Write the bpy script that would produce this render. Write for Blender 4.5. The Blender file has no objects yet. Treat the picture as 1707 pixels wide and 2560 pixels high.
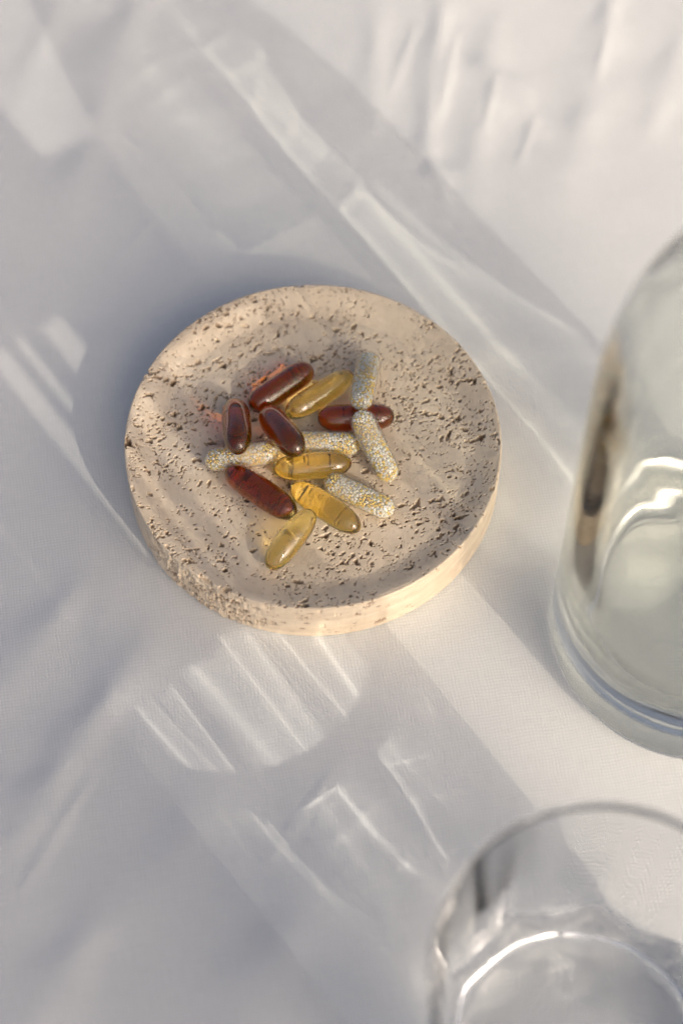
import bpy, math, random
import numpy as np
from mathutils import Vector, Matrix, Quaternion

# One scene unit is 10 cm.
S = bpy.context.scene
C = S.collection
S.unit_settings.system = 'METRIC'
S.unit_settings.scale_length = 0.1

# ------------------------------------------------------------------ camera
cam_d = bpy.data.cameras.new('camera')
cam = bpy.data.objects.new('camera', cam_d)
C.objects.link(cam)
cam_d.sensor_fit = 'HORIZONTAL'
cam_d.sensor_width = 24.0
cam_d.lens = 76.53
cam.location = (0.0830, -3.2252, 5.6580)
cam.rotation_euler = (math.radians(90 - 61.386), 0, 0)
cam_d.clip_start = 0.05
cam_d.clip_end = 500
cam_d.dof.use_dof = True
cam_d.dof.focus_distance = 6.28
cam_d.dof.aperture_fstop = 0.5
S.camera = cam

# ------------------------------------------------------------------ sky and sun
SUN_EL, SUN_AZ = 30.8, 143.4          # degrees; azimuth clockwise from +Y
w = bpy.data.worlds.new('World')
S.world = w
w.use_nodes = True
nt = w.node_tree
sky = nt.nodes.new('ShaderNodeTexSky')
sky.sky_type = 'NISHITA'
sky.sun_disc = False
sky.sun_elevation = math.radians(SUN_EL)
sky.sun_rotation = math.radians(SUN_AZ)
sky.air_density = 0.5
sky.dust_density = 6.5
sky.ozone_density = 0.3
bg = nt.nodes['Background']
bg.inputs['Strength'].default_value = 0.15
nt.links.new(sky.outputs[0], bg.inputs[0])

sun_d = bpy.data.lights.new('sun', 'SUN')
sun_d.energy = 1.2
sun_d.angle = math.radians(0.4)
sun_d.color = (1.0, 0.90, 0.77)
sun = bpy.data.objects.new('sun', sun_d)
C.objects.link(sun)
_e, _a = math.radians(SUN_EL), math.radians(SUN_AZ)
to_sun = Vector((math.sin(_a) * math.cos(_e), math.cos(_a) * math.cos(_e), math.sin(_e)))
sun.rotation_euler = (-to_sun).to_track_quat('-Z', 'Y').to_euler()
sun.location = to_sun * 20
sun_d.cycles.is_caustics_light = True

S.view_settings.view_transform = 'Standard'
S.view_settings.look = 'None'
S.view_settings.exposure = 0.12
S.view_settings.gamma = 1.0
cy = S.cycles
cy.max_bounces = 24
cy.transmission_bounces = 20
cy.glossy_bounces = 8
cy.diffuse_bounces = 4
cy.transparent_max_bounces = 24
cy.caustics_reflective = True
cy.caustics_refractive = True
cy.blur_glossy = 0.3
cy.sample_clamp_indirect = 6.0
cy.use_denoising = True
try:
    cy.denoiser = 'OPENIMAGEDENOISE'
    cy.denoising_prefilter = 'FAST'
except Exception:
    pass

rng = np.random.default_rng(7)


# ------------------------------------------------------------------ helpers
def link_mesh(name, verts, quads, mats, parent=None, smooth=True, mat_idx=None, tris=None):
    """one mesh object from numpy arrays (quads n x 4, tris n x 3)"""
    me = bpy.data.meshes.new(name)
    verts = np.asarray(verts, np.float32)
    q = np.asarray(quads, np.int32).reshape(-1, 4) if quads is not None and len(quads) else np.zeros((0, 4), np.int32)
    t = np.asarray(tris, np.int32).reshape(-1, 3) if tris is not None and len(tris) else np.zeros((0, 3), np.int32)
    me.vertices.add(len(verts))
    me.vertices.foreach_set('co', verts.ravel())
    loops = np.concatenate([q.ravel(), t.ravel()])
    starts = np.concatenate([np.arange(len(q)) * 4, len(q) * 4 + np.arange(len(t)) * 3])
    me.loops.add(len(loops))
    me.loops.foreach_set('vertex_index', loops)
    me.polygons.add(len(starts))
    me.polygons.foreach_set('loop_start', starts.astype(np.int32))
    if smooth:
        me.polygons.foreach_set('use_smooth', np.ones(len(starts), bool))
    for m in (mats if isinstance(mats, (list, tuple)) else [mats]):
        me.materials.append(m)
    if mat_idx is not None:
        me.polygons.foreach_set('material_index', np.asarray(mat_idx, np.int32))
    me.update(calc_edges=True)
    me.validate()
    o = bpy.data.objects.new(name, me)
    C.objects.link(o)
    if parent is not None:
        o.parent = parent
    return o


def tag(o, label=None, cat=None, group=None, kind=None):
    if label: o['label'] = label
    if cat: o['category'] = cat
    if group: o['group'] = group
    if kind: o['kind'] = kind
    return o


def empty(name, loc=(0, 0, 0)):
    o = bpy.data.objects.new(name, None)
    o.empty_display_size = 0.05
    o.location = loc
    C.objects.link(o)
    return o


def caster(o):
    o.cycles.is_caustics_caster = True
    return o


def receiver(o):
    o.cycles.is_caustics_receiver = True
    return o


def lathe(profile, segs, mod=None, close_start=True, close_end=True):
    """profile: list of (r, z); returns verts, quads, tris. mod(theta, i, r, z) -> r"""
    P = np.asarray(profile, float)
    n = len(P)
    th = np.linspace(0, 2 * np.pi, segs, endpoint=False)
    R = np.repeat(P[:, 0:1], segs, 1)
    Z = np.repeat(P[:, 1:2], segs, 1)
    if mod is not None:
        R = mod(th[None, :], np.arange(n)[:, None], R, Z)
    V = np.stack([R * np.cos(th), R * np.sin(th), Z], -1).reshape(-1, 3)
    i = np.arange(n - 1)[:, None] * segs
    j = np.arange(segs)[None, :]
    j2 = (j + 1) % segs
    Q = np.stack([i + j, i + j2, i + segs + j2, i + segs + j], -1).reshape(-1, 4)
    T = []
    if close_start:
        V = np.vstack([V, [[0, 0, P[0, 1]]]]); c = len(V) - 1
        T += [(c, (k + 1) % segs, k) for k in range(segs)]
    if close_end:
        V = np.vstack([V, [[0, 0, P[-1, 1]]]]); c = len(V) - 1
        b = (n - 1) * segs
        T += [(c, b + k, b + (k + 1) % segs) for k in range(segs)]
    return V, Q, T


def spline(pts, n):
    """Catmull-Rom through pts, n samples"""
    P = np.asarray(pts, float)
    P = np.vstack([2 * P[0] - P[1], P, 2 * P[-1] - P[-2]])
    m = len(P) - 3
    t = np.linspace(0, m - 1e-9, n)
    k = t.astype(int); f = (t - k)[:, None]
    p0, p1, p2, p3 = P[k], P[k + 1], P[k + 2], P[k + 3]
    return 0.5 * (2 * p1 + (p2 - p0) * f + (2 * p0 - 5 * p1 + 4 * p2 - p3) * f ** 2 + (3 * p1 - p0 - 3 * p2 + p3) * f ** 3)


def up_noise(shape, cell, seed, aniso=(1.0, 1.0)):
    """smooth value noise on a raster, about `cell` pixels per lattice cell"""
    r = np.random.default_rng(seed)
    h, w_ = shape
    cyy, cxx = cell * aniso[1], cell * aniso[0]
    g = r.standard_normal((int(h / cyy) + 4, int(w_ / cxx) + 4))
    y = np.arange(h) / cyy; x = np.arange(w_) / cxx
    yi = y.astype(int); xi = x.astype(int)
    fy = y - yi; fx = x - xi
    fy = (fy * fy * (3 - 2 * fy))[:, None]; fx = (fx * fx * (3 - 2 * fx))[None, :]
    a = g[np.ix_(yi, xi)]; b = g[np.ix_(yi, xi + 1)]
    c = g[np.ix_(yi + 1, xi)]; d = g[np.ix_(yi + 1, xi + 1)]
    return (a * (1 - fx) + b * fx) * (1 - fy) + (c * (1 - fx) + d * fx) * fy


def sample(img, x, y, lo, hi):
    """bilinear lookup of a square raster spanning [lo, hi]"""
    n = img.shape[0]
    fx = np.clip((x - lo) / (hi - lo) * (n - 1), 0, n - 1.001)
    fy = np.clip((y - lo) / (hi - lo) * (n - 1), 0, n - 1.001)
    xi = fx.astype(int); yi = fy.astype(int)
    fx -= xi; fy -= yi
    return ((img[yi, xi] * (1 - fx) + img[yi, xi + 1] * fx) * (1 - fy) +
            (img[yi + 1, xi] * (1 - fx) + img[yi + 1, xi + 1] * fx) * fy)


def sstep(a, b, x):
    t = np.clip((x - a) / (b - a), 0, 1)
    return t * t * (3 - 2 * t)


# ------------------------------------------------------------------ materials
def new_mat(name):
    m = bpy.data.materials.new(name)
    m.use_nodes = True
    n = m.node_tree
    n.nodes.clear()
    out = n.nodes.new('ShaderNodeOutputMaterial')
    return m, n, out


def N(n, typ, **kw):
    nd = n.nodes.new(typ)
    for k, v in kw.items():
        if k in nd.inputs:
            nd.inputs[k].default_value = v
        else:
            setattr(nd, k, v)
    return nd


def glass_mat(name, color, ior, rough=0.0, absorb=None, density=0.0, bump=0.0, bump_scale=8):
    m, n, out = new_mat(name)
    g = N(n, 'ShaderNodeBsdfGlass', Color=(*color, 1), Roughness=rough, IOR=ior)
    n.links.new(g.outputs[0], out.inputs['Surface'])
    if bump:
        tc = N(n, 'ShaderNodeTexCoord')
        nz = N(n, 'ShaderNodeTexNoise', Scale=bump_scale, Detail=2.0)
        n.links.new(tc.outputs['Object'], nz.inputs['Vector'])
        b = N(n, 'ShaderNodeBump', Strength=1.0, Distance=bump)
        n.links.new(nz.outputs[0], b.inputs['Height'])
        n.links.new(b.outputs[0], g.inputs['Normal'])
    if absorb:
        v = N(n, 'ShaderNodeVolumeAbsorption', Color=(*absorb, 1), Density=density)
        n.links.new(v.outputs[0], out.inputs['Volume'])
    return m


def cloth_mat():
    m, n, out = new_mat('white_cotton')
    L = n.links.new
    p = N(n, 'ShaderNodeBsdfPrincipled', Roughness=0.85)
    p.inputs['Sheen Weight'].default_value = 0.15
    p.inputs['Sheen Roughness'].default_value = 0.5
    p.inputs['Specular IOR Level'].default_value = 0.2
    tc = N(n, 'ShaderNodeTexCoord')
    # slight irregularity of the threads before the weave is drawn
    warp = N(n, 'ShaderNodeTexNoise', Scale=9.0, Detail=3.0)
    L(tc.outputs['Object'], warp.inputs['Vector'])
    wsub = N(n, 'ShaderNodeVectorMath', operation='SUBTRACT')
    wsub.inputs[1].default_value = (.5, .5, .5)
    L(warp.outputs['Color'], wsub.inputs[0])
    wsc = N(n, 'ShaderNodeVectorMath', operation='SCALE')
    wsc.inputs['Scale'].default_value = 0.02
    L(wsub.outputs[0], wsc.inputs[0])
    add = N(n, 'ShaderNodeVectorMath', operation='ADD')
    L(tc.outputs['Object'], add.inputs[0]); L(wsc.outputs[0], add.inputs[1])
    mp = N(n, 'ShaderNodeMapping')
    mp.inputs['Rotation'].default_value = (0, 0, math.radians(-9))
    L(add.outputs[0], mp.inputs['Vector'])
    waves = []
    for d in ('X', 'Y'):
        wv = N(n, 'ShaderNodeTexWave', wave_type='BANDS', bands_direction=d, wave_profile='SIN', Scale=1 / (0.0046 * 20) * 2 * math.pi / 2)
        wv.inputs['Distortion'].default_value = 0.0
        L(mp.outputs[0], wv.inputs['Vector'])
        waves.append(wv)
    mul = N(n, 'ShaderNodeMath', operation='MULTIPLY')
    L(waves[0].outputs['Fac'], mul.inputs[0]); L(waves[1].outputs['Fac'], mul.inputs[1])
    # slubs: long thin variation along both thread directions
    slub = []
    for sc in ((260, 14, 1), (14, 260, 1)):
        m2 = N(n, 'ShaderNodeMapping')
        m2.inputs['Scale'].default_value = sc
        L(mp.outputs[0], m2.inputs['Vector'])
        nz = N(n, 'ShaderNodeTexNoise', Scale=1.0, Detail=2.0)
        L(m2.outputs[0], nz.inputs['Vector'])
        slub.append(nz)
    sl = N(n, 'ShaderNodeMath', operation='ADD')
    L(slub[0].outputs[0], sl.inputs[0]); L(slub[1].outputs[0], sl.inputs[1])
    h = N(n, 'ShaderNodeMath', operation='MULTIPLY_ADD')
    h.inputs[1].default_value = 0.9
    L(sl.outputs[0], h.inputs[0]); L(mul.outputs[0], h.inputs[2])
    fib = N(n, 'ShaderNodeTexNoise', Scale=42.0, Detail=6.0, Roughness=0.7)
    L(tc.outputs['Object'], fib.inputs['Vector'])
    h2 = N(n, 'ShaderNodeMath', operation='MULTIPLY_ADD')
    h2.inputs[1].default_value = 1.0
    L(fib.outputs[0], h2.inputs[0]); L(h.outputs[0], h2.inputs[2])
    h = h2
    b = N(n, 'ShaderNodeBump', Strength=0.5, Distance=0.0013)
    L(h.outputs[0], b.inputs['Height'])
    L(b.outputs[0], p.inputs['Normal'])
    cr = N(n, 'ShaderNodeValToRGB')
    cr.color_ramp.elements[0].position = 0.6; cr.color_ramp.elements[0].color = (.748, .756, .725, 1)
    cr.color_ramp.elements[1].position = 1.4; cr.color_ramp.elements[1].color = (.802, .81, .778, 1)
    cr.color_ramp.elements[1].position = 1.0
    half = N(n, 'ShaderNodeMath', operation='MULTIPLY'); half.inputs[1].default_value = 0.78
    L(sl.outputs[0], half.inputs[0])
    L(half.outputs[0], cr.inputs[0])
    # the small open gaps between the threads
    gap = N(n, 'ShaderNodeMapRange')
    gap.inputs['From Max'].default_value = 0.35
    gap.inputs['To Min'].default_value = 0.92
    gap.inputs['To Max'].default_value = 1.02
    L(mul.outputs[0], gap.inputs['Value'])
    wx = N(n, 'ShaderNodeVectorMath', operation='SCALE')
    L(cr.outputs[0], wx.inputs[0]); L(gap.outputs[0], wx.inputs['Scale'])
    L(wx.outputs[0], p.inputs['Base Color'])
    L(p.outputs[0], out.inputs['Surface'])
    return m


def travertine_mat():
    m, n, out = new_mat('travertine')
    L = n.links.new
    p = N(n, 'ShaderNodeBsdfPrincipled', Roughness=0.62)
    p.inputs['Specular IOR Level'].default_value = 0.3
    tc = N(n, 'ShaderNodeTexCoord')
    # soft bedding bands, mainly seen on the wall
    mp = N(n, 'ShaderNodeMapping')
    mp.inputs['Rotation'].default_value = (math.radians(12), math.radians(-8), math.radians(-22))
    mp.inputs['Scale'].default_value = (1.4, 4.5, 30)
    L(tc.outputs['Object'], mp.inputs['Vector'])
    band = N(n, 'ShaderNodeTexNoise', Scale=1.3, Detail=5.0, Roughness=0.6)
    L(mp.outputs[0], band.inputs['Vector'])
    cr = N(n, 'ShaderNodeValToRGB')
    e = cr.color_ramp.elements
    e[0].position = .28; e[0].color = (.70, .575, .42, 1)
    e[1].position = .72; e[1].color = (.83, .715, .55, 1)
    mid = e.new(.5); mid.color = (.765, .645, .48, 1)
    L(band.outputs[0], cr.inputs[0])
    blot = N(n, 'ShaderNodeTexNoise', Scale=26.0, Detail=6.0, Roughness=0.65)
    L(tc.outputs['Object'], blot.inputs['Vector'])
    cr2 = N(n, 'ShaderNodeValToRGB')
    cr2.color_ramp.elements[0].position = .3; cr2.color_ramp.elements[0].color = (.92, .90, .88, 1)
    cr2.color_ramp.elements[1].position = .65; cr2.color_ramp.elements[1].color = (1.04, 1.03, 1.03, 1)
    L(blot.outputs[0], cr2.inputs[0])
    mx = N(n, 'ShaderNodeMix', data_type='RGBA', blend_type='MULTIPLY')
    mx.inputs[0].default_value = 1.0
    L(cr.outputs[0], mx.inputs[6]); L(cr2.outputs[0], mx.inputs[7])
    # clay residue with shade painted in: brown darkens each hole by its own amount
    at = N(n, 'ShaderNodeAttribute', attribute_name='stain_shade')
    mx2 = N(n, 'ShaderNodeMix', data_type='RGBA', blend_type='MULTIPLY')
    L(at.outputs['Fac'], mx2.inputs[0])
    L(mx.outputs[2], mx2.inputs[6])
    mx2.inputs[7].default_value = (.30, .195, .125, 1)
    L(mx2.outputs[2], p.inputs['Base Color'])
    fine = N(n, 'ShaderNodeTexNoise', Scale=160.0, Detail=4.0, Roughness=0.7)
    L(tc.outputs['Object'], fine.inputs['Vector'])
    b = N(n, 'ShaderNodeBump', Strength=0.6, Distance=0.0022)
    L(fine.outputs[0], b.inputs['Height'])
    L(b.outputs[0], p.inputs['Normal'])
    L(p.outputs[0], out.inputs['Surface'])
    return m


def shell_mat():
    """thin clear capsule wall: see-through film with the sheen of gelatine"""
    m, n, out = new_mat('clear_gelatine_shell')
    L = n.links.new
    tr = N(n, 'ShaderNodeBsdfTransparent', Color=(.97, .955, .93, 1))
    gl = N(n, 'ShaderNodeBsdfGlossy', Color=(1, 1, 1, 1), Roughness=0.06)
    geo = N(n, 'ShaderNodeNewGeometry')
    io = N(n, 'ShaderNodeMapRange')
    io.inputs['To Min'].default_value = 1.45
    io.inputs['To Max'].default_value = 1 / 1.45
    L(geo.outputs['Backfacing'], io.inputs['Value'])
    fr = N(n, 'ShaderNodeFresnel')
    L(io.outputs[0], fr.inputs['IOR'])
    mul = N(n, 'ShaderNodeMath', operation='MULTIPLY', use_clamp=True)
    mul.inputs[1].default_value = 1.1
    L(fr.outputs[0], mul.inputs[0])
    tc = N(n, 'ShaderNodeTexCoord')
    nz = N(n, 'ShaderNodeTexNoise', Scale=40.0, Detail=1.0)
    L(tc.outputs['Object'], nz.inputs['Vector'])
    b = N(n, 'ShaderNodeBump', Strength=0.5, Distance=0.0012)
    L(nz.outputs[0], b.inputs['Height'])
    L(b.outputs[0], gl.inputs['Normal'])
    mx = N(n, 'ShaderNodeMixShader')
    df = N(n, 'ShaderNodeBsdfDiffuse', Color=(.95, .89, .74, 1))
    haze = N(n, 'ShaderNodeMixShader')
    haze.inputs[0].default_value = 0.17
    L(tr.outputs[0], haze.inputs[1]); L(df.outputs[0], haze.inputs[2])
    L(mul.outputs[0], mx.inputs[0]); L(haze.outputs[0], mx.inputs[1]); L(gl.outputs[0], mx.inputs[2])
    L(mx.outputs[0], out.inputs['Surface'])
    return m


def bead_mat(name, col, rough, sss=0.0):
    m, n, out = new_mat(name)
    p = N(n, 'ShaderNodeBsdfPrincipled', Roughness=rough)
    tc = N(n, 'ShaderNodeTexCoord')
    nz = N(n, 'ShaderNodeTexNoise', Scale=70.0, Detail=1.0)
    n.links.new(tc.outputs['Object'], nz.inputs['Vector'])
    cr = N(n, 'ShaderNodeValToRGB')
    cr.color_ramp.elements[0].position = .3
    cr.color_ramp.elements[1].position = .7
    cr.color_ramp.elements[0].color = (*[c * .86 for c in col], 1)
    cr.color_ramp.elements[1].color = (*[min(c * 1.06, .95) for c in col], 1)
    n.links.new(nz.outputs[0], cr.inputs[0])
    n.links.new(cr.outputs[0], p.inputs['Base Color'])
    p.inputs['Subsurface Weight'].default_value = 1.0
    p.inputs['Subsurface Radius'].default_value = (1, .85, .6)
    p.inputs['Subsurface Scale'].default_value = sss
    n.links.new(p.outputs[0], out.inputs['Surface'])
    return m


def gel_mat(name, col, trans, rough, sss_r, absorb, density):
    m, n, out = new_mat(name)
    L = n.links.new
    p = N(n, 'ShaderNodeBsdfPrincipled', Roughness=rough, IOR=1.45)
    p.inputs['Base Color'].default_value = (*col, 1)
    p.inputs['Transmission Weight'].default_value = trans
    p.inputs['Subsurface Weight'].default_value = 1.0
    p.inputs['Subsurface Radius'].default_value = sss_r
    p.inputs['Subsurface Scale'].default_value = 0.05
    p.inputs['Coat Weight'].default_value = 0.9
    p.inputs['Coat Roughness'].default_value = 0.05
    p.inputs['Coat IOR'].default_value = 1.5
    tc = N(n, 'ShaderNodeTexCoord')
    nz = N(n, 'ShaderNodeTexNoise', Scale=11.0, Detail=1.0)
    L(tc.outputs['Object'], nz.inputs['Vector'])
    b = N(n, 'ShaderNodeBump', Strength=1.0, Distance=.004)
    L(nz.outputs[0], b.inputs['Height'])
    L(b.outputs[0], p.inputs['Coat Normal'])
    L(p.outputs[0], out.inputs['Surface'])
    v = N(n, 'ShaderNodeVolumeAbsorption', Color=(*absorb, 1), Density=density)
    L(v.outputs[0], out.inputs['Volume'])
    return m


M_cloth = cloth_mat()
M_stone = travertine_mat()
M_shell = shell_mat()
M_white_bead = bead_mat('white_pellet', (.97, .915, .77), .4, .008)
M_gold_bead = bead_mat('golden_pellet', (.93, .69, .15), .35, .003)
M_red = gel_mat('amber_red_softgel', (1.0, .47, .04), .95, .015, (1, .3, .05), (.64, .11, .012), 30.0)
M_yellow = gel_mat('pale_yellow_softgel', (.985, .84, .36), .98, .01, (1, .6, .2), (.97, .80, .28), 3.0)
M_green = glass_mat('pale_green_glass', (.972, .977, .962), 1.46)
M_clear = glass_mat('clear_glass', (.99, .993, .995), 1.32)


# ------------------------------------------------------------------ tablecloth
def axis_coords(lo, hi, step, far):
    core = np.arange(lo, hi + step / 2, step)
    g, s, a, b = step * 1.3, step * 1.3, [], []
    x = hi
    while x < far:
        x += s; s *= 1.18; b.append(x)
    x, s = lo, g
    while x > -far:
        x -= s; s *= 1.18; a.append(x)
    return np.concatenate([a[::-1], core, b])


def seg_dist(X, Y, p, q):
    p = np.array(p); q = np.array(q)
    d = q - p; l2 = d @ d
    t = np.clip(((X - p[0]) * d[0] + (Y - p[1]) * d[1]) / l2, 0, 1)
    dx, dy = X - p[0] - t * d[0], Y - p[1] - t * d[1]
    side = np.sign(d[0] * dy - d[1] * dx)
    return np.hypot(dx, dy), side, t


def build_cloth():
    xs = axis_coords(-1.35, 1.9, 0.0085, 14)
    ys = axis_coords(-2.6, 2.1, 0.0085, 14)
    X, Y = np.meshgrid(xs, ys)
    Z = np.zeros_like(X)
    ph = [0.3, 1.9, 4.1, 2.2]
    Z += .006 * np.sin(2.3 * X + 1.1 * Y + ph[0]) + .004 * np.sin(-1.7 * X + 3.3 * Y + ph[1])
    Z += .0025 * np.sin(6.1 * X - 2.2 * Y + ph[2]) + .0018 * np.sin(4.4 * X + 7.9 * Y + ph[3])
    # creases: (from, to, height, half width, fade)
    creases = [
        ((.20, 1.85), (.19, 1.30), .008, .05),
        ((.43, 1.85), (.36, 1.22), .014, .05),
        ((.36, 1.22), (.42, 1.02), .009, .035),
        ((.60, 1.75), (.50, 1.05), .009, .07),
        ((.55, 1.56), (.74, 1.30), .012, .05),
        ((1.02, 1.95), (.95, 1.60), .010, .05),
        ((.95, 1.60), (.80, 1.05), .008, .08),
        ((1.25, 1.75), (1.10, 1.30), .008, .06),
        ((-.58, 1.95), (-.72, 1.30), .011, .08),
        ((-.72, 1.30), (-.80, .95), .007, .07),
        ((-.85, 1.95), (-1.0, 1.35), .006, .06),
        ((-.36, -.40), (-.66, -.87), .015, .065),
        ((-.66, -.87), (-.80, -1.15), .012, .07),
        ((-.62, -.30), (-.95, -.80), .010, .07),
        ((-.15, -.75), (-.45, -1.35), .006, .10),
        ((.05, -1.2), (-.20, -1.7), .008, .10),
        ((-.55, -1.35), (-.78, -1.75), .010, .08),
        ((-.95, .70), (-.70, .35), .006, .08),
        ((.47, 1.70), (.41, 1.36), .005, .018),
        ((.60, 1.52), (.55, 1.30), .004, .015),
        ((.33, 1.72), (.25, 1.45), .004, .018),
        ((.72, 1.34), (.66, 1.16), .003, .014),
        ((.98, 1.72), (.93, 1.50), .004, .018),
        ((-.62, .78), (-.50, .95), .002, .012),
        ((-.60, -.95), (-.78, -1.30), .003, .02),
        ((.10, -.90), (-.12, -1.22), .002, .016),
    ]
    for p, q, hgt, wd in creases:
        d, s, t = seg_dist(X, Y, p, q)
        fade = np.sin(np.pi * np.clip(t * .8 + .1, 0, 1)) ** .7
        wob = 1 + .3 * np.sin(9 * t + p[0] * 7)
        Z += hgt * fade * np.exp(-(d / (wd * wob)) ** 2)
    # small crumples toward the far right corner
    nz = up_noise((len(ys), len(xs)), 28, 5) + .5 * up_noise((len(ys), len(xs)), 13, 6)
    Z += .0010 * nz * sstep(.6, 1.7, Y + .25 * X)
    Z += .0005 * nz
    # flat where things stand on it
    for (cx, cy_, r) in ((0, 0, .60), (1.096, -.532, .47), (.677, -1.795, .42)):
        k = sstep(r, r + .28, np.hypot(X - cx, Y - cy_))
        Z = Z * k
    ny, nx = X.shape
    V = np.stack([X, Y, Z], -1).reshape(-1, 3)
    i = np.arange(ny - 1)[:, None] * nx; j = np.arange(nx - 1)[None, :]
    Q = np.stack([i + j, i + j + 1, i + nx + j + 1, i + nx + j], -1).reshape(-1, 4)
    o = link_mesh('tablecloth', V, Q, M_cloth)
    tag(o, 'creased white cotton tablecloth under everything, streaked with sunlight', 'tablecloth', kind='structure')
    return receiver(o)


build_cloth()


# ------------------------------------------------------------------ travertine dish
DR, DH, FLOOR = .55, .185, .150


def pit_raster():
    n = 1500; lo, hi = -.56, .56
    px = (hi - lo) / (n - 1)
    D = np.zeros((n, n)); ST = np.zeros((n, n))
    warp = .55 * up_noise((n, n), 9, 11) + .35 * up_noise((n, n), 4.5, 12) + .5 * up_noise((n, n), 22, 13)
    r = np.random.default_rng(21)
    dens = up_noise((n, n), 110, 31, (1.6, .8)) + .7 * up_noise((n, n), 45, 32, (1.8, .8))

    def stamp(x, y, a, b, ang, dep, st):
        R = int(max(a, b) * 1.9 / px) + 2
        cx = int((x - lo) / px); cy_ = int((y - lo) / px)
        x0, x1 = max(cx - R, 0), min(cx + R, n - 1); y0, y1 = max(cy_ - R, 0), min(cy_ + R, n - 1)
        if x1 <= x0 or y1 <= y0: return
        gx = (np.arange(x0, x1) * px + lo - x)[None, :]; gy = (np.arange(y0, y1) * px + lo - y)[:, None]
        u = (gx * math.cos(ang) + gy * math.sin(ang)) / a
        v = (-gx * math.sin(ang) + gy * math.cos(ang)) / b
        d = np.sqrt(u * u + v * v) + .5 * warp[y0:y1, x0:x1]
        k = 1 - sstep(.82, 1.0, d)
        D[y0:y1, x0:x1] = np.maximum(D[y0:y1, x0:x1], dep * k)
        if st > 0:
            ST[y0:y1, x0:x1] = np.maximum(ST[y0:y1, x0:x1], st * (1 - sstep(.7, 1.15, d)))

    bed = math.radians(24)

    def put(num, amin, amax, asp, spread, thr, dep):
        c = 0; tries = 0
        while c < num and tries < num * 30:
            tries += 1
            x, y = r.uniform(-.55, .55, 2)
            if x * x + y * y > .3: continue
            dv = dens[int((y - lo) / px), int((x - lo) / px)]
            if dv < thr + r.normal(0, .6): continue
            a = amin * (amax / amin) ** (r.random() ** 2.0)
            b = a * r.uniform(*asp)
            stamp(x, y, a, b, bed + r.normal(0, spread), min(dep * b * r.uniform(1.2, 2.6), .055), r.choice([0, .25, .55, .9], p=[.1, .2, .35, .35]))
            c += 1
    put(5200, .0018, .0040, (.4, .9), .6, -.6, 1.6)
    put(1250, .0030, .0068, (.28, .8), .55, .15, 1.9)
    put(190, .006, .012, (.28, .75), .5, .25, 2.2)
    put(40, .010, .020, (.28, .7), .45, .4, 2.0)
    # worm-like channels that follow the bedding
    chains = [(-.50, .20, .30, .36, 22), (-.40, .28, .34, .16, 14), (-.05, .47, .16, -.3, 8), (.05, .42, .2, -.2, 9),
              (-.53, -.02, .25, .12, 16), (-.10, .33, .18, .4, 8), (.33, .20, .18, .1, 8), (.30, -.20, .2, .5, 9),
              (-.16, -.35, .2, .35, 8), (-.46, -.17, .16, .3, 8), (.10, -.35, .22, .45, 10), (.38, .02, .12, .9, 7),
              (-.33, .40, .2, .15, 9)]
    for (x, y, ln, an, k) in chains:
        for i in range(k):
            t = i / (k - 1)
            an2 = an + r.normal(0, .5)
            xx = x + ln * t * math.cos(an) + r.normal(0, .007); yy = y + ln * t * math.sin(an) + r.normal(0, .006)
            if r.random() < .4: continue
            a = r.uniform(.005, .013)
            stamp(xx, yy, a, a * r.uniform(.3, .6), an2, r.uniform(.010, .026), r.choice([0, .4, .8]))
    # a chipped notch in the rim, far left
    stamp(-.495, .235, .016, .012, .3, .022, 0)
    stamp(-.30, -.462, .02, .012, -.6, .012, .3)
    stamp(-.245, -.487, .012, .009, .2, .016, .3)
    for q in range(16):
        an = r.uniform(0, 6.28); rr_ = r.uniform(.540, .553)
        stamp(rr_ * math.cos(an), rr_ * math.sin(an), r.uniform(.004, .011), r.uniform(.003, .006), an + 1.57, r.uniform(.004, .011), r.choice([0, .4]))
    return D, ST, lo, hi


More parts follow.
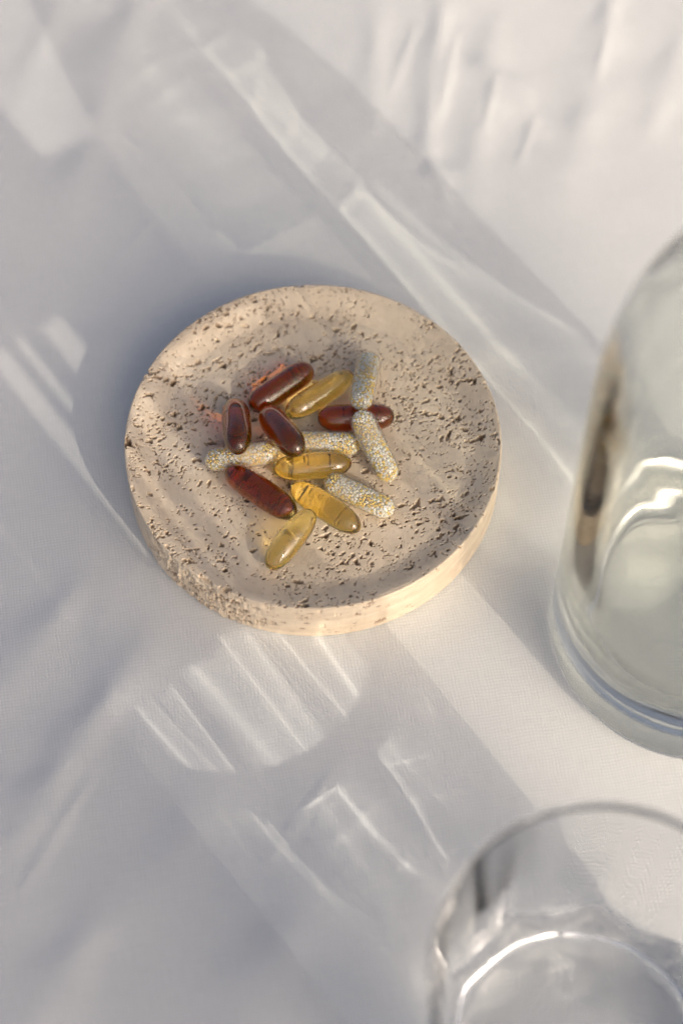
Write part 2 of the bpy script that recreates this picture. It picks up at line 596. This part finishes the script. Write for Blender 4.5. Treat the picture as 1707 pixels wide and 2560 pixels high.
def build_dish():
    D, ST, lo, hi = pit_raster()
    n = 880
    t = np.linspace(-1, 1, n + 1)
    A, B = np.meshgrid(t, t)
    swap = np.abs(A) > np.abs(B)
    rr = np.where(swap, A, B)
    with np.errstate(divide='ignore', invalid='ignore'):
        ph = np.where(swap, np.pi / 4 * B / A, np.pi / 2 - np.pi / 4 * A / B)
    ph = np.nan_to_num(ph)
    X = rr * np.cos(ph) * DR; Y = rr * np.sin(ph) * DR
    rad = np.hypot(X, Y)
    Z = FLOOR - .002 * (1 - (rad / .47) ** 2)
    bev = sstep(.448, .545, rad)
    Z = np.where(rad > .448, FLOOR + (DH - FLOOR) * (.55 * bev + .45 * np.clip((rad - .448) / .097, 0, 1)), Z)
    fil = np.clip((rad - .545) / .005, 0, 1)
    Z = np.where(fil > 0, DH - .005 * (1 - np.sqrt(np.clip(1 - fil ** 2, 0, 1))), Z)
    wav = up_noise((n + 1, n + 1), 60, 41) + .5 * up_noise((n + 1, n + 1), 24, 42)
    pit = sample(D, X, Y, lo, hi)
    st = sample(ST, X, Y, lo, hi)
    Z = Z + (.0008 * wav) * (rad < .54) - pit * sstep(.566, .544, rad)
    V = np.stack([X, Y, Z], -1).reshape(-1, 3)
    stain_shade = st.ravel()
    m = n + 1
    i = np.arange(n)[:, None] * m; j = np.arange(n)[None, :]
    Q = np.stack([i + j, i + j + 1, i + m + j + 1, i + m + j], -1).reshape(-1, 4)
    # rim loop, counter-clockwise
    ring = np.concatenate([np.arange(0, n), np.arange(0, n) * m + n, np.arange(n, 0, -1) + n * m, np.arange(n, 0, -1) * m])
    k = len(ring)
    ang = np.arctan2(V[ring, 1], V[ring, 0])
    rows = 44
    zt = V[ring, 2]
    # wall pits in (angle, height)
    W = np.zeros((rows + 1, k)); WS = np.zeros((rows + 1, k))
    r = np.random.default_rng(77)
    az_axis = np.unwrap(ang); az0 = az_axis[0]
    zz = 1 - np.arange(rows + 1) / rows
    step = 2 * np.pi / k
    wn = .5 * up_noise((rows + 1, k), 5, 51) + .4 * up_noise((rows + 1, k), 2.6, 52)

    def wst(a, z, wa, wz, dep, st):
        da = (ang - a + np.pi) % (2 * np.pi) - np.pi
        sel = np.where(np.abs(da) < wa / DR * 2)[0]
        d = np.sqrt((da[sel][None, :] * DR / wa) ** 2 + (((zz * DH)[:, None] - z) / wz) ** 2) + .5 * wn[:, sel]
        kk = 1 - sstep(.5, 1.05, d)
        W[:, sel] = np.maximum(W[:, sel], dep * kk)
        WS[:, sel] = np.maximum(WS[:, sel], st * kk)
    for q in range(520):
        if r.random() < .62:
            a = math.radians(r.normal(232, 13))
        else:
            a = math.radians(r.uniform(170, 300))
        s = .003 * 4.2 ** (r.random() ** 1.8)
        wst(a, r.uniform(.01, DH), s * r.uniform(1, 2.2), s * r.uniform(.6, 1.1), s * r.uniform(.4, .9), r.choice([0, .3, .8]))
    for q in range(60):
        a = math.radians(r.uniform(0, 360))
        s = r.uniform(.002, .005)
        wst(a, r.uniform(.01, DH), s * 1.6, s * .8, s * .6, r.choice([0, .3, .8]))
    band = sstep(math.radians(30), math.radians(8), np.abs((ang - math.radians(232) + np.pi) % (2 * np.pi) - np.pi))
    rough = (.0022 * up_noise((rows + 1, k), 12, 53) + .0014 * up_noise((rows + 1, k), 5, 54)) * band[None, :]
    Vs = [V]; St = [stain_shade]
    base = len(V)
    prev = ring
    Qs = [Q]
    for row in range(1, rows + 1):
        f = row / rows
        z = zt * (1 - f) + .002 * f
        rd = np.full(k, DR) - W[row] + rough[row] * min(1, f * 6) - .0004
        if f > .94: rd = rd - .010 * ((f - .94) / .06) ** 2
        Vs.append(np.stack([rd * np.cos(ang), rd * np.sin(ang), z], -1)); St.append(WS[row])
        cur = base + (row - 1) * k + np.arange(k)
        a0, a1 = prev, np.roll(prev, -1)
        b0, b1 = cur, np.roll(cur, -1)
        Qs.append(np.stack([a1, a0, b0, b1], -1))
        prev = cur
    V = np.vstack(Vs + [np.array([[0, 0, .002]])])
    c = len(V) - 1
    T = np.stack([np.full(k, c), np.roll(prev, -1), prev], -1)
    stain_shade = np.concatenate(St + [np.zeros(1)])
    o = link_mesh('travertine_dish', V, np.vstack(Qs), M_stone, tris=T)
    at = o.data.attributes.new('stain_shade', 'FLOAT', 'POINT')
    at.data.foreach_set('value', stain_shade.astype(np.float32))
    tag(o, 'round beige travertine dish full of small holes, holding the capsules', 'dish')
    return receiver(o)


build_dish()


# ------------------------------------------------------------------ softgels and capsules
def place(o, A, B):
    """set the object's X axis from A to B, centred between them"""
    A, B = Vector(A), Vector(B)
    x = (B - A).normalized()
    z = Vector((0, 0, 1)); y = z.cross(x).normalized(); z = x.cross(y)
    R = Matrix((x, y, z)).transposed().to_4x4()
    o.matrix_world = Matrix.Translation((A + B) / 2) @ R
    return (B - A).length


def pill_mesh(L, R, power, segs=64, rings=72, flat=1.0, seed=0):
    """softgel of length L along X; power sets how blunt the ends are"""
    t = np.linspace(0, np.pi, rings)
    x = -np.cos(t)
    rad = (1 - np.abs(x) ** power) ** .5
    rad[0] = rad[-1] = 0
    th = np.linspace(0, 2 * np.pi, segs, endpoint=False)
    V = [[-L / 2, 0, 0]]
    for k in range(1, rings - 1):
        for a in th:
            V.append([x[k] * L / 2, rad[k] * R * math.cos(a), rad[k] * R * flat * math.sin(a)])
    V.append([L / 2, 0, 0])
    V = np.array(V)
    V[:, 2] += .0012 * np.sin(V[:, 0] * 21 + seed)
    V[:, 1] += .0012 * np.sin(V[:, 0] * 17 + seed * 2)
    Q = []; T = []
    nr = rings - 2
    for k in range(nr - 1):
        for j in range(segs):
            a = 1 + k * segs + j; b = 1 + k * segs + (j + 1) % segs
            Q.append((a, b, b + segs, a + segs))
    Q = np.array(Q)
    for j in range(segs):
        T.append((0, 1 + j, 1 + (j + 1) % segs))
        e = 1 + (nr - 1) * segs
        T.append((len(V) - 1, e + (j + 1) % segs, e + j))
    T = np.array(T)[:, ::-1]
    return V, Q, T


SOFTGELS = [
    ('red', (-.187, .110, .19), (-.0039, .2466, .19), .0405, 5.0, 'long dark red softgel at the far edge of the pile, glowing orange on the stone'),
    ('red', (-.2325, .1263, .192), (-.2109, -.0878, .272), .0430, 3.6, 'short looking red softgel propped upright on the left end beaded capsule'),
    ('red', (-.1433, .090, .20), (-.0358, -.0957, .28), .0430, 3.6, 'dark red softgel leaning over the two beaded capsules in the middle of the pile'),
    ('red', (.0124, .0722, .19), (.2382, .077, .19), .0395, 4.6, 'dark red softgel lying under two beaded capsules at the right of the pile'),
    ('red', (-.2495, -.1017, .192), (-.048, -.253, .19), .0415, 3.6, 'flat lying reddish brown softgel at the near left of the pile'),
    ('yellow', (-.0785, .08, .189), (.1143, .2247, .192), .0375, 3.4, 'pale yellow softgel between the long dark red one and the steep beaded capsule'),
    ('yellow', (-.1178, -.0977, .189), (.1128, -.0813, .189), .0400, 3.2, 'pale yellow softgel lying crosswise in the middle of the pile'),
    ('yellow', (-.0611, -.1552, .192), (.1351, -.3002, .189), .0395, 3.2, 'pale yellow softgel beside the lower beaded capsule, its tip glowing orange'),
    ('yellow', (-.1227, -.424, .188), (.0005, -.255, .225), .0385, 3.2, 'golden yellow softgel nearest the viewer, standing out from the pile'),
]
for i, (kind, A, B, R, pw, lab) in enumerate(SOFTGELS):
    L = (Vector(B) - Vector(A)).length
    V, Q, T = pill_mesh(L, R, pw, seed=i)
    o = link_mesh('softgel_capsule', V, Q, M_red if kind == 'red' else M_yellow, tris=T)
    place(o, A, B)
    tag(o, lab, 'softgel', 'red softgels on the dish' if kind == 'red' else 'yellow softgels on the dish')
    caster(o)


def ico():
    import bmesh
    bm = bmesh.new()
    bmesh.ops.create_icosphere(bm, subdivisions=2, radius=1)
    V = np.array([v.co[:] for v in bm.verts]); bm.verts.index_update()
    F = np.array([[v.index for v in f.verts] for f in bm.faces])
    bm.free()
    return V, F


ICO_V, ICO_F = ico()


def capsule_half(L0, R, segs=48, cap_rings=14, closed_left=True):
    """open tube with one round end at -x, open at x = L0"""
    prof = []
    for k in range(cap_rings + 1):
        a = np.pi / 2 * k / cap_rings
        prof.append((R * math.sin(a), R - R * math.cos(a)))
    for k in range(1, 9):
        prof.append((R, R + (L0 - R) * k / 8))
    prof[0] = (R * .02, 0)
    V, Q, T = lathe(prof, segs, close_end=False)
    V = np.stack([V[:, 2], V[:, 0], V[:, 1]], -1)
    return V, Q, np.array(T)


def beads_mesh(pts, rad):
    V = (ICO_V[None] * rad[:, None, None] + pts[:, None]).reshape(-1, 3)
    F = (ICO_F[None] + (np.arange(len(pts)) * len(ICO_V))[:, None, None]).reshape(-1, 3)
    return V, F


def pack(L, R, seed, gold_bias):
    """pellets in a capsule of inner length L and radius R, white ones larger"""
    r = np.random.default_rng(seed)
    pts = []; rad = []; col = []
    P = np.zeros((0, 3)); RR = np.zeros(0)
    for target, rlo, rhi, c in ((150, .0052, .0060, 0), (260, .0037, .0043, 1), (200, .0042, .0052, 0), (260, .0034, .0042, 0)):
        got = 0; tries = 0
        while got < target and tries < 14000:
            tries += 1
            x = r.uniform(-L / 2, L / 2)
            rr = r.uniform(rlo, rhi)
            lim = R - rr
            if x < -L / 2 + R: lim = math.sqrt(max(R * R - (x + L / 2 - R) ** 2, 0)) - rr
            elif x > L / 2 - R: lim = math.sqrt(max(R * R - (x - L / 2 + R) ** 2, 0)) - rr
            if lim < 0: continue
            a = r.uniform(0, 2 * np.pi)
            q = lim * (1 - .16 * r.random() ** 2)
            p = np.array([x, q * math.cos(a), q * math.sin(a)])
            # the two colours do not mix evenly
            g = math.sin(x * 40 + a * 1.3 + seed) + gold_bias
            if c == 1 and g < r.uniform(-1.2, .6): continue
            if c == 0 and g > r.uniform(.2, 1.8): continue
            if len(P) and (np.sum((P - p) ** 2, 1) < (.80 * (RR + rr)) ** 2).any(): continue
            P = np.vstack([P, p]); RR = np.append(RR, rr); col.append(c); got += 1
    return P, RR, np.array(col)


HARD = [
    ((.1363, .066, .262), (.1667, .29, .187), 1, .25, 'beaded clear capsule standing steeply at the far right, resting on a dark red softgel'),
    ((.13, .0483, .268), (.2289, -.1379, .186), 0, .6, 'beaded clear capsule slanting across the right dark red softgel'),
    ((-.064, -.0089, .186), (.1432, -.0136, .186), 0, .5, 'beaded clear capsule lying half hidden across the middle of the pile'),
    ((-.3127, -.0725, .186), (-.0992, -.0372, .186), 1, .45, 'beaded clear capsule at the left end of the pile under an upright red softgel'),
    ((.0345, -.131, .186), (.2318, -.2394, .186), 0, .55, 'beaded clear capsule at the near right, side by side with a pale yellow softgel'),
]
for i, (A, B, capside, gb, lab) in enumerate(HARD):
    root = empty('beaded_capsule')
    L = place(root, A, B)
    tag(root, lab, 'capsule', 'clear capsules filled with white and golden beads')
    Rb, Rc = .0362, .0382
    sgn = -1 if capside == 0 else 1
    V, Q, T = capsule_half(L * .80, Rb)
    V[:, 0] -= L / 2
    if sgn > 0: body = link_mesh('capsule_body', V, Q, M_shell, root, tris=T)
    else:
        V[:, 0] *= -1; body = link_mesh('capsule_body', V, Q[:, ::-1], M_shell, root, tris=T[:, ::-1])
    V, Q, T = capsule_half(L * .52, Rc)
    V[:, 0] -= L / 2
    if sgn > 0:
        V[:, 0] *= -1; cap = link_mesh('capsule_cap', V, Q[:, ::-1], M_shell, root, tris=T[:, ::-1])
    else: cap = link_mesh('capsule_cap', V, Q, M_shell, root, tris=T)
    P, RR, col = pack(L - .006, Rb - .0028, 100 + i, gb)
    for c, nm, m in ((0, 'white_beads', M_white_bead), (1, 'golden_beads', M_gold_bead)):
        s = col == c
        V, F = beads_mesh(P[s], RR[s])
        b = link_mesh(nm, V, None, m, root, tris=F)
        b['kind'] = 'stuff'


# ------------------------------------------------------------------ bottle
def resample_profile(pts, n):
    return [tuple(p) for p in spline(pts, n)]


BOT = (1.096, -.532, .004)


def waves(th, seed, freqs, amps):
    r = np.random.default_rng(seed)
    out = 0
    for f, a in zip(freqs, amps):
        out = out + a * np.sin(f * th + r.uniform(0, 6.28))
    return out


def build_bottle():
    outer = resample_profile([(.05, .045), (.20, .038), (.33, .011), (.375, .0), (.403, .012), (.416, .05), (.418, .12), (.418, .6), (.418, 1.1), (.411, 1.3),
                              (.397, 1.4), (.377, 1.5), (.344, 1.6), (.306, 1.7), (.270, 1.8), (.236, 1.9), (.207, 2.0), (.172, 2.2), (.156, 2.5), (.155, 2.8), (.158, 3.05), (.168, 3.10),
                              (.166, 3.15), (.150, 3.165)], 170)
    inner = resample_profile([(.150, 3.165), (.138, 3.15), (.130, 3.05), (.128, 2.8), (.130, 2.5), (.145, 2.2), (.180, 1.99), (.209, 1.89), (.242, 1.79), (.277, 1.69), (.314, 1.59), (.348, 1.49),
                              (.367, 1.4), (.381, 1.29), (.388, 1.1), (.388, .6), (.387, .44), (.378, .345), (.345, .275), (.27, .235), (.14, .235), (.02, .24)], 190)
    n_out = len(outer)

    def mod(th, i, R, Z):
        k = sstep(.42, .85, Z) * sstep(1.9, 1.4, Z)
        v = -.0075 * np.cos(2 * (th - (math.pi / 2 - math.radians(SUN_AZ)))) + waves(th, 3, (3, 5, 8, 13), (.0028, .0022, .0012, .0006)) * (1 + .25 * np.sin(2.1 * Z))
        return R + np.where(i >= n_out, k * v, 0)
    V, Q, T = lathe(outer + inner[1:], 256, mod)
    o = link_mesh('glass_bottle', V, Q, M_green, tris=T)
    o.location = BOT
    tag(o, 'tall pale green glass bottle with thick base at the right edge', 'bottle')
    caster(o)


build_bottle()

# ------------------------------------------------------------------ fluted tumbler
TUM = (.677, -1.795, .003)


def build_tumbler():
    def base_r(z): return .352 + (.403 - .352) * np.clip(z / .9, 0, 1)
    zs = np.concatenate([[.0, .006, .018, .035], np.linspace(.05, .86, 70), [.875, .887, .895, .899]])
    outer = [(.02, .034), (.10, .033), (.20, .026), (.27, .010), (.30, .0), (.325, -.0005)] + [(float(base_r(z)) - max(0, .018 - z) * .9 - (max(0, z - .86) / .04) ** 2 * .008, float(z)) for z in zs]
    inner = [(float(base_r(z)) - .030 + .017 * (z - .34) / .55, float(z)) for z in np.linspace(.899, .40, 60)]
    inner += resample_profile([(float(base_r(.40)) - .028, .40), (.342, .34), (.333, .285), (.305, .25), (.22, .238), (.02, .235)], 40)[1:]
    n_out = len(outer)

    def mod(th, i, R, Z):
        # ten flat panels meeting in soft ridges, pressed right through the wall
        A = sstep(.03, .14, Z) * sstep(.90, .30, Z)
        g = np.sqrt(np.cos(5 * th + .85) ** 2 + .012) - .70
        k = np.where(i < n_out, 1.0, 1.15 * sstep(.235, .28, Z))
        fine = np.where(i < n_out, waves(th, 4, (2, 3, 7, 17, 29), (.0016, .0016, .0012, .0005, .0003)), 0) * sstep(.03, .12, Z)
        return R - .030 * A * k * g * np.minimum(1, R / .3) + fine
    V, Q, T = lathe(outer + inner, 320, mod)
    # the pressed floor of the glass is not quite even
    rr = np.hypot(V[:, 0], V[:, 1]); an = np.arctan2(V[:, 1], V[:, 0])
    fl = (V[:, 2] > .20) & (V[:, 2] < .27) & (rr < .30)
    V[:, 2] += np.where(fl, (.004 * np.sin(19 * V[:, 0] + 1) * np.sin(23 * V[:, 1]) + .004 * np.cos(10 * an + 1.7) * np.minimum(1, rr / .15)) * sstep(.30, .22, rr), 0)
    o = link_mesh('drinking_glass', V, Q, M_clear, tris=T)
    o.location = TUM
    tag(o, 'clear fluted drinking glass with a round rim at the near right corner', 'drinking glass')
    caster(o)


build_tumbler()


# ------------------------------------------------------------------ added slatted screen, out of the picture, shaped to shade cloth and dish
def shade_screen_mat():
    m, n, out = new_mat('shade_screen_white')  # white finish lets the added screen bounce fill light
    p = N(n, 'ShaderNodeBsdfPrincipled', Roughness=0.6)
    tc = N(n, 'ShaderNodeTexCoord')
    mp = N(n, 'ShaderNodeMapping'); mp.inputs['Scale'].default_value = (14, 14, 1.2)
    n.links.new(tc.outputs['Object'], mp.inputs['Vector'])
    nz = N(n, 'ShaderNodeTexNoise', Scale=3.0, Detail=5.0)
    n.links.new(mp.outputs[0], nz.inputs['Vector'])
    cr = N(n, 'ShaderNodeValToRGB')
    cr.color_ramp.elements[0].position = .3; cr.color_ramp.elements[0].color = (.72, .70, .66, 1)
    cr.color_ramp.elements[1].position = .7; cr.color_ramp.elements[1].color = (.82, .80, .76, 1)
    n.links.new(nz.outputs[0], cr.inputs[0])
    n.links.new(cr.outputs[0], p.inputs['Base Color'])
    n.links.new(p.outputs[0], out.inputs['Surface'])
    return m


def build_shade_screen():
    import bmesh
    M = shade_screen_mat()
    saz = math.radians(SUN_AZ)
    root = empty('added_shade_screen')
    # local X runs along the screen, local Y points away from the sun
    root.rotation_euler = (0, 0, math.pi - saz)
    d = Vector((-math.sin(saz), -math.cos(saz), 0))
    root.location = Vector((1.0958, -.5319, .003)) - d * 1.9
    tag(root, 'added white slatted screen out of the picture, a stand-in that shades the cloth', 'screen')

    def board(name, x0, x1, y0, y1, z0, z1):
        bm = bmesh.new()
        bmesh.ops.create_cube(bm, size=1)
        for v in bm.verts:
            v.co = Vector(((x0 + x1) / 2 + v.co.x * (x1 - x0), (y0 + y1) / 2 + v.co.y * (y1 - y0), (z0 + z1) / 2 + v.co.z * (z1 - z0)))
        bmesh.ops.bevel(bm, geom=bm.edges[:], offset=.006, segments=2, affect='EDGES')
        me = bpy.data.meshes.new(name); bm.to_mesh(me); bm.free()
        me.materials.append(M)
        o = bpy.data.objects.new(name, me); C.objects.link(o); o.parent = root
        return o
    for x0, x1, z0, z1 in ((-.862, -.76, 1.60, 2.62), (-.87, -.575, 2.625, 3.3), (-1.002, -.938, 1.60, 3.1), (-1.066, -1.03, 1.60, 3.1), (-1.41, -1.125, 1.60, 3.0),
                           (-2.0, -1.415, .92, 2.9), (-2.45, -1.998, .92, 2.7)):
        board('shade_slat', x0, x1, 0, .03, z0, z1)  # gaps between boards placed to throw streaks of sun on dish and cloth
    board('shade_rail', -2.45, -.375, .033, .065, 2.295, 2.615)
    board('shade_batten', -.80, -.375, .033, .065, 2.235, 2.293)
    board('shade_rail', -2.45, -.81, .033, .065, 1.60, 1.72)
    for x in (-1.6, -2.3):
        board('shade_screen_leg', x - .06, x + .06, .068, .12, .0, 2.6)
        board('shade_screen_foot', x - .07, x + .07, -.3, .35, .0, .06)


build_shade_screen()
